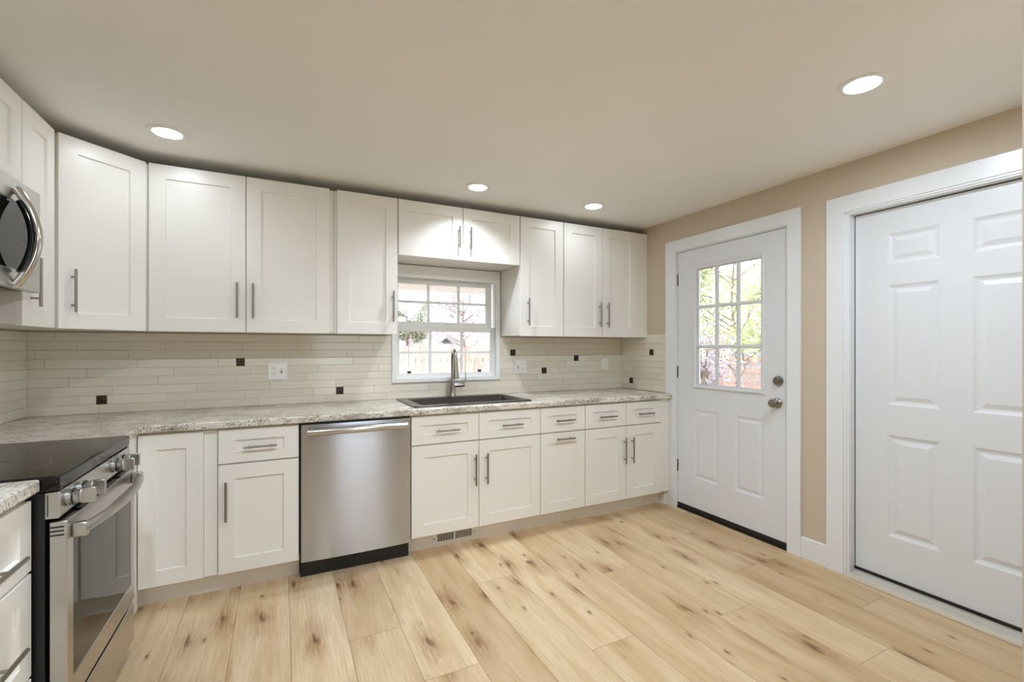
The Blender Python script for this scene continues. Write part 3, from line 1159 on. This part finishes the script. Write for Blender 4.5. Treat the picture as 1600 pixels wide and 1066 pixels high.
# ------------------------------------------------------------------ range
RY0, RY1 = 1.8225, 2.531
t = thing('range', (-0.92, (RY0 + RY1) / 2, 0.0), 'slide-in stainless electric range with black glass cooktop on the left wall', 'range')
MB().box(XL + 0.02, -0.6215, RY0 + 0.004, RY1 - 0.004, 0.03, 0.882).build('body', 'black', t)
mb = MB().slab(FZ(0), (XL + 0.012, -0.588, RY0 - 0.001, RY1), [], 0.884, 0.931)
ct = mb.build('cooktop', 'glasstop', t, bevel=0.007)
for (x, y, r) in ((-0.79, 2.02, 0.115), (-0.79, 2.34, 0.085), (-1.06, 2.02, 0.08), (-1.06, 2.34, 0.105)):
    mb = MB().lathe((x, y, 0.9311), (0, 0, 1), [(r, 0), (r, 0.0003), (r - 0.003, 0.0003), (r - 0.003, 0)], 64, close=True)
    mb.build('burner_ring', 'ring', ct)
mb = MB()
fr = FL(-0.645)
prof = [(-0.621, 0.804), (-0.590, 0.804), (-0.584, 0.812), (-0.588, 0.8825), (-0.621, 0.8825)]
va = [[mb.bm.verts.new((x, y, z)) for x, z in prof] for y in (RY0 + 0.001, RY1 - 0.002)]
m_ = len(prof)
for i in range(m_):
    j = (i + 1) % m_
    mb.bm.faces.new((va[0][i], va[0][j], va[1][j], va[1][i]))
mb.bm.faces.new(va[0])
mb.bm.faces.new(va[1][::-1])
cp = mb.build('control_panel', 'steelp', t, bevel=0.0015)
MB().box(-0.6155, -0.6135, RY0 - 0.0005, RY0 + 0.003, 0.812, 0.875).build('end_cap_slot', 'black', cp)
for y in (1.893, 1.985, 2.319, 2.401):
    kb = MB().lathe((-0.5865, y, 0.847), (1, 0, 0.04), [(0.0255, 0.0), (0.0255, 0.004), (0.022, 0.004), (0.022, 0.026), (0.0235, 0.028), (0.0235, 0.030), (0.020, 0.033), (0, 0.033)], 28).build('knob', 'steelp', t)
    MB().lathe((-0.5862, y, 0.847), (1, 0, 0.04), [(0.0262, 0.009), (0.0262, 0.0125)], 28).build('knob_ring', 'black', kb)
    MB().box(-0.556, -0.524, y - 0.0075, y + 0.0075, 0.8245, 0.8715).build('grip', 'steelp', kb, bevel=0.002)
# oven door
mb = MB().slab(fr, (RY0 + 0.001, RY1 - 0.002, 0.222, 0.794), [(1.872, 2.478, 0.300, 0.722)], 0.033, 0.074)
od = mb.build('oven_door', 'steelp', t, bevel=0.003)
MB().fbox(fr, 1.873, 2.477, 0.301, 0.721, 0.036, 0.0715).build('window', 'ovenglass', od)
for i in range(3):
    z = 0.752 + i * 0.012
    MB().box(-0.609, -0.578, RY0, RY0 + 0.003, z, z + 0.0045).build('vent_slot', 'black', od)
mb = MB()
pts, rad = [], []
for i in range(25):
    s_ = i / 24
    y = 1.862 + (2.500 - 1.862) * s_
    b_ = 1 - (2 * s_ - 1) ** 2
    pts.append((-0.548 + 0.034 * b_, y, 0.752))
    rad.append(0.0155)
mb.tube(pts, rad, 16)
hd = mb.build('handle', 'steelp', od)
for y in (1.868, 2.494):
    MB().box(-0.5712, -0.535, y - 0.014, y + 0.014, 0.730, 0.774).build('handle_mount', 'steelp', od, bevel=0.005)
mb = MB()
for i in range(3):
    y = 1.93 + i * 0.20
    mb.box(-0.621, -0.5705, y, y + 0.16, 0.7945, 0.8005)
mb.build('vent_rail', 'blackgloss', t)
dr = MB().slab(fr, (RY0 + 0.001, RY1 - 0.002, 0.045, 0.204), [], 0.033, 0.072).build('storage_drawer', 'steelp', t, bevel=0.003)
MB().box(-0.621, -0.60, RY0 + 0.004, RY1 - 0.004, 0.206, 0.220).build('gap_strip', 'blackgloss', t)
for (x, y) in ((-0.70, RY0 + 0.05), (-0.70, RY1 - 0.05), (-1.18, RY0 + 0.05), (-1.18, RY1 - 0.05)):
    MB().lathe((x, y, 0), (0, 0, 1), [(0.018, 0), (0.018, 0.008), (0.008, 0.01), (0.008, 0.032)], 12).build('foot', 'black', t)

# ------------------------------------------------------------------ microwave
MY0, MY1, MZ0, MZ1 = 1.788, 2.5435, 1.531, 1.937
t = thing('microwave', (-1.07, 2.165, MZ0), 'stainless over-the-range microwave with a bowed handle on the left wall', 'microwave')
MB().box(XL + 0.001, -0.912, MY0 + 0.002, MY1 - 0.001, MZ0 + 0.012, MZ1).build('body', 'black', t)
fm_ = FL(-0.911)
MB().slab(fm_, (MY0, MY1, MZ0, MZ1 - 0.001), [(1.83, 2.488, MZ0 + 0.070, MZ1 - 0.085)], 0.0, 0.032).build('door_frame', 'steelp', t, bevel=0.003)
gw = MB().fbox(fm_, 1.831, 2.487, MZ0 + 0.071, MZ1 - 0.086, 0.0005, 0.029).build('glass_front', 'ovenglass', t)
for r_ in range(7):
    for c_ in range(3):
        y, z = 2.40 + c_ * 0.024, MZ0 + 0.09 + r_ * 0.026
        MB().fbox(fm_, y, y + 0.009, z, z + 0.006, 0.0291, 0.0296).build('key', 'ring', gw)
mb = MB()
pts, rad = [], []
for i in range(25):
    s_ = i / 24
    z = MZ0 + 0.010 + (MZ1 - MZ0 - 0.050) * s_
    pts.append((-0.874 + 0.060 * math.sin(math.pi * s_) ** 0.85, 2.335, z))
    rad.append(0.0150)
mb.tube(pts, rad, 16)
hm_ = mb.build('handle', 'chrome', t)
mb = MB()
mb.tube([(x - 0.0145, y, z) for x, y, z in pts[3:-3]], 0.0130, 12)
mb.build('handle_liner', 'blackgloss', hm_)
MB().box(-1.20, -0.93, MY0 + 0.02, MY1 - 0.02, MZ0 + 0.002, MZ0 + 0.0125).build('underside_vent', 'blackgloss', t)

# ------------------------------------------------------------------ outlets
YP = YB - 0.0092


def outlet(x0, x1, zc, layout, label):
    """layout: list of 'outlet'/'switch' from left to right"""
    fo = FB(YP)
    xc = (x0 + x1) / 2
    t = thing('wall_outlet', (xc, YP, zc - 0.057), label, 'outlet', 'white wall plates in the backsplash')
    MB().rings(fo, x0, x1, zc - 0.057, zc + 0.057, [(0, 0), (0, 0.003), (0.004, 0.0065)]).build('cover_plate', 'plate', t)
    for i, kind in enumerate(layout):
        xm = xc if len(layout) == 1 else xc + (i - 0.5) * 0.046
        if kind == 'outlet':
            for dz in (0.0195, -0.0195):
                r_ = MB().rings(fo, xm - 0.017, xm + 0.017, zc + dz - 0.014, zc + dz + 0.014, [(0, 0.0065), (0.001, 0.0085)]).build('receptacle', 'plate', t)
                mb = MB()
                for sx in (-0.0065, 0.0065):
                    mb.fbox(fo, xm + sx - 0.0014, xm + sx + 0.0014, zc + dz - 0.001, zc + dz + 0.007, 0.0082, 0.0089)
                mb.lathe(fo(xm, zc + dz - 0.0075, 0.0082), (0, -1, 0), [(0.0027, 0), (0.0027, 0.0007)], 10)
                mb.build('slots', 'slot', r_)
        else:
            mb = MB().fbox(fo, xm - 0.005, xm + 0.005, zc - 0.012, zc + 0.012, 0.0065, 0.0072)
            fr_ = mb.build('switch_slot', 'slot', t)
            MB().rings(fo, xm - 0.004, xm + 0.004, zc - 0.002, zc + 0.011, [(0, 0.007), (0.001, 0.016)]).build('toggle', 'plate', fr_)
    return t


outlet(-0.081, 0.037, 1.153, ('outlet', 'switch'), 'white double plate, outlet and switch, left of the window')
outlet(1.756, 1.872, 1.147, ('switch', 'outlet'), 'white double plate, switch and outlet, just right of the window')
outlet(2.669, 2.745, 1.157, ('outlet',), 'single white outlet plate in the far corner near the back door')

# ------------------------------------------------------------------ recessed ceiling lights
LAB = ['round recessed light in the ceiling near the corner cabinet, lit',
       'round recessed light with a deep white baffle above the window',
       'small-looking round recessed light above the cabinets nearest the back door',
       'round recessed light in the ceiling in front of the doors',
       'round recessed light at the top edge of the photo, mid ceiling',
       'round recessed light in the ceiling above the range side']
for i, (x, y, kind) in enumerate(LIGHTS):
    lab = LAB[i] if i < len(LAB) else 'added recessed fill light in the ceiling behind the viewer'
    t = thing('ceiling_light', (x, y, ZC - 0.006), lab, 'light', 'recessed ceiling lights')
    if kind == 'dim':
        MB().lathe((x, y, ZC - 0.0002), (0, 0, -1), [(0.086, 0), (0.086, 0.004), (0.080, 0.008), (0.064, 0.008), (0.0575, 0.004), (0.0575, -0.070), (0.0585, -0.070), (0.0585, 0.0)], 48, close=True).build('trim_ring', 'reg', t)
        MB().lathe((x, y, ZC + 0.060), (0, 0, -1), [(0.057, 0), (0.057, 0.003), (0, 0.005)], 40).build('lens', 'lens_dim', t)
    else:
        MB().lathe((x, y, ZC - 0.0002), (0, 0, -1), [(0.083, 0), (0.083, 0.003), (0.078, 0.006), (0.062, 0.006), (0.0605, 0.002), (0.0605, 0.0)], 40, close=True).build('trim_ring', 'reg', t)
        MB().lathe((x, y, ZC - 0.0002), (0, 0, -1), [(0.060, 0), (0.060, 0.003), (0.05, 0.0045), (0, 0.005)], 40).build('lens', 'lens' if y > 2 else 'lens_soft' if kind == 'soft' else 'lens_main', t)

# ------------------------------------------------------------------ outside
GZ = -0.45
struct(MB().box(-30, 40, YB + 0.2, 45, GZ - 0.1, GZ).build('ground', 'yard'))
struct(MB().box(XR + 0.2, 40, -30, YB + 0.2, GZ - 0.1, GZ).build('ground_side', 'yard'))
# own eave over the window
struct(MB().box(-2.0, 3.5, 4.0, 6.0, 2.06, 2.16).build('roof_eave', 'soffit'), 'speckled eave board above the window outside')


def fence(name, p0, p1, z1, label, mat='fence', pw=0.14):
    p0, p1 = Vector(p0), Vector(p1)
    L = (p1 - p0).length
    d = (p1 - p0).normalized()
    nn = Vector((-d.y, d.x))
    t = thing(name, ((p0.x + p1.x) / 2, (p0.y + p1.y) / 2, GZ), label, 'fence')
    mb = MB()
    rnd = random.Random(11)
    u = 0
    while u < L:
        h = z1 + rnd.uniform(-0.02, 0.03)
        a, b = p0 + d * u, p0 + d * (u + pw - 0.022)
        q = [(a.x, a.y), (b.x, b.y), (b.x + nn.x * 0.02, b.y + nn.y * 0.02), (a.x + nn.x * 0.02, a.y + nn.y * 0.02)]
        mb.prism(q, GZ + 0.04, h)
        u += pw
    mb.build('picket_panel', mat, t)
    mb = MB()
    for z in (GZ + 0.35, z1 - 0.35):
        a, b = p0 + nn * 0.02, p1 + nn * 0.02
        mb.prism([(a.x, a.y), (b.x, b.y), (b.x + nn.x * 0.04, b.y + nn.y * 0.04), (a.x + nn.x * 0.04, a.y + nn.y * 0.04)], z, z + 0.09)
    mb.build('rail', mat, t)
    u = 0.3
    while u < L:
        c = p0 + d * u + nn * 0.06
        MB().box(c.x - 0.05, c.x + 0.05, c.y, c.y + 0.1, GZ, z1 - 0.05).build('post', mat, t)
        u += 2.4
    return t


fence('picket_fence', (-2.5, 9.6), (9.0, 9.6), 1.34, 'pale wooden picket fence beyond the window')


def tree(name, base_, h, r, mat, label, seed, n_leaf, leaf, trunk_r=0.12, cz=0.65, squash=0.8, bare=0):
    rnd = random.Random(seed)
    x, y, z = base_
    t = thing(name, base_, label, 'tree')
    mb = MB()
    mb.tube([(x, y, z), (x + 0.08, y, z + h * 0.3), (x - 0.05, y + 0.05, z + h * 0.6), (x, y, z + h * 0.9)], [trunk_r, trunk_r * 0.8, trunk_r * 0.5, trunk_r * 0.15], 8)
    tips = []
    for i in range(16 + bare):
        a = rnd.uniform(0, 6.28)
        z0 = z + h * rnd.uniform(0.28, 0.8)
        l_ = r * rnd.uniform(0.5, 1.0)
        p = (x + math.cos(a) * l_, y + math.sin(a) * l_, z0 + l_ * rnd.uniform(0.1, 0.8))
        m0 = (x + math.cos(a) * l_ * 0.5 + rnd.uniform(-.1, .1), y + math.sin(a) * l_ * 0.5, z0 + l_ * 0.2)
        mb.tube([(x, y, z0 - 0.1), m0, p], [trunk_r * 0.35, trunk_r * 0.2, trunk_r * 0.05], 6)
        tips.append(p)
        for k_ in range(3):
            q = (p[0] + rnd.uniform(-.4, .4) * r, p[1] + rnd.uniform(-.4, .4) * r, p[2] + rnd.uniform(-0.1, .4) * r)
            mb.tube([m0, ((m0[0] + q[0]) / 2 + rnd.uniform(-.1, .1), (m0[1] + q[1]) / 2, (m0[2] + q[2]) / 2 + 0.05), q], [trunk_r * 0.14, trunk_r * 0.1, trunk_r * 0.03], 5)
            tips.append(q)
    mb.build('trunk', 'bark', t)
    mb = MB()
    for i in range(n_leaf):
        c = Vector(rnd.choice(tips)) + Vector((rnd.gauss(0, .16), rnd.gauss(0, .16), rnd.gauss(0, .14))) * r
        a = Vector((rnd.gauss(0, 1), rnd.gauss(0, 1), rnd.gauss(0, 1))).normalized()
        b = a.orthogonal().normalized()
        s_ = leaf * rnd.uniform(0.6, 1.4)
        cc = a.cross(b) * 0.15 * s_
        vs = [mb.bm.verts.new(c + v_) for v_ in (-a * s_, b * s_ * 0.5 + cc, a * s_, -b * s_ * 0.5 + cc)]
        mb.bm.faces.new((vs[0], vs[1], vs[2]))
        mb.bm.faces.new((vs[0], vs[2], vs[3]))
    mb.build('foliage', mat, t, smooth=0, recalc=False)
    return t


tree('evergreen_tree', (3.21, 13.0, GZ), 3.5, 0.42, 'leaf_dark', 'small evergreen tree behind the picket fence', 3, 1500, 0.05, 0.05)
tree('bare_tree', (6.6, 17.5, GZ), 4.6, 1.5, 'leaf_mauve', 'thin-leaved tree with bare branches behind the picket fence', 5, 2600, 0.06, 0.07, bare=14)
tree('leafy_tree', (7.3, 5.6, GZ), 4.3, 1.05, 'leaf_light', 'bright green leafy tree seen through the back door window', 8, 7000, 0.055, 0.04)
tree('leafy_tree', (11.0, 9.7, GZ), 5.4, 1.35, 'leaf_light', 'pale green tree close behind the left panes of the back door', 13, 4200, 0.075, 0.08)
tree('mauve_shrub', (5.3, 4.5, GZ), 2.0, 0.42, 'leaf_mauve', 'mauve grey shrub outside the lower left panes of the back door', 21, 1500, 0.035, 0.05)

# neighbour house with low gabled roof
t = thing('neighbour_house', (7.0, 25.0, GZ), 'pale low house with a shingled roof beyond the fence', 'house')
MB().box(0.0, 16.0, 23.0, 27.0, GZ, 1.95).build('house_wall', 'siding', t)
mb = MB()
a = [mb.bm.verts.new(p) for p in ((-0.5, 22.4, 1.95), (16.5, 22.4, 1.95), (16.5, 25, 2.75), (-0.5, 25, 2.75), (-0.5, 27.6, 1.95), (16.5, 27.6, 1.95))]
for q in ((0, 1, 2, 3), (3, 2, 5, 4), (0, 3, 4), (1, 5, 2), (0, 4, 5, 1)):
    mb.bm.faces.new([a[i] for i in q])
mb.build('roof', 'shingle', t)
# small gabled shed peeping over the fence
t = thing('garden_shed', (3.72, 11.4, GZ), 'small gabled shed roof peeking above the picket fence', 'shed')
MB().box(3.58, 3.86, 11.2, 11.9, GZ, 1.40).build('shed_wall', 'siding', t)
mb = MB()
for sx in (-1, 1):
    cx_ = 3.72
    v = [mb.bm.verts.new((cx_ + sx * a_, y_, z_)) for y_ in (11.1, 12.0) for a_, z_ in ((0, 1.56), (0.22, 1.39), (0.22, 1.45), (0, 1.62))]
    for q in ((0, 1, 2, 3), (7, 6, 5, 4), (0, 4, 5, 1), (3, 2, 6, 7), (1, 5, 6, 2), (0, 3, 7, 4)):
        mb.bm.faces.new([v[i] for i in q])
mb.build('roof', 'shed', t)
# grey shed seen through the back door
t = thing('storage_shed', (14.4, 10.5, GZ), 'grey storage shed seen through the back door window', 'shed')
MB().box(13.4, 15.4, 9.4, 11.6, GZ, 1.80).build('shed_wall', 'shed', t)
MB().box(13.2, 15.6, 9.2, 11.8, 1.80, 1.90).build('roof', 'shingle', t)
# red lattice railing
t = thing('lattice_railing', (8.6, 5.1, GZ), 'red-stained lattice deck railing seen through the back door window', 'railing')
mb = MB()
ly0, ly1, lx = 4.4, 7.0, 8.6
for z in (0.48, 0.80, 1.05):
    mb.box(lx, lx + 0.05, ly0, ly1, z, z + 0.06)
mb.build('rail', 'redwood', t)
mb = MB()
y = ly0
while y < ly1:
    for s_ in (-1, 1):
        ya, yb = (y, y + 0.24) if s_ > 0 else (y + 0.24, y)
        mb.tube([(lx + 0.012 + 0.012 * s_, ya, 0.86), (lx + 0.012 + 0.012 * s_, yb, 1.05)], 0.016, 6)
    y += 0.24
y = ly0
while y < ly1:
    for s_ in (-1, 1):
        ya, yb = (y, y + 0.26) if s_ > 0 else (y + 0.26, y)
        mb.tube([(lx + 0.012 + 0.010 * s_, ya, 0.54), (lx + 0.012 + 0.010 * s_, yb, 0.80)], 0.009, 6)
    y += 0.085
mb.build('lattice', 'redwood', t)
for yy in (ly0, ly0 + 1.4, ly1):
    MB().box(lx - 0.03, lx + 0.07, yy - 0.05, yy + 0.05, GZ, 1.16).build('post', 'redwood', t)
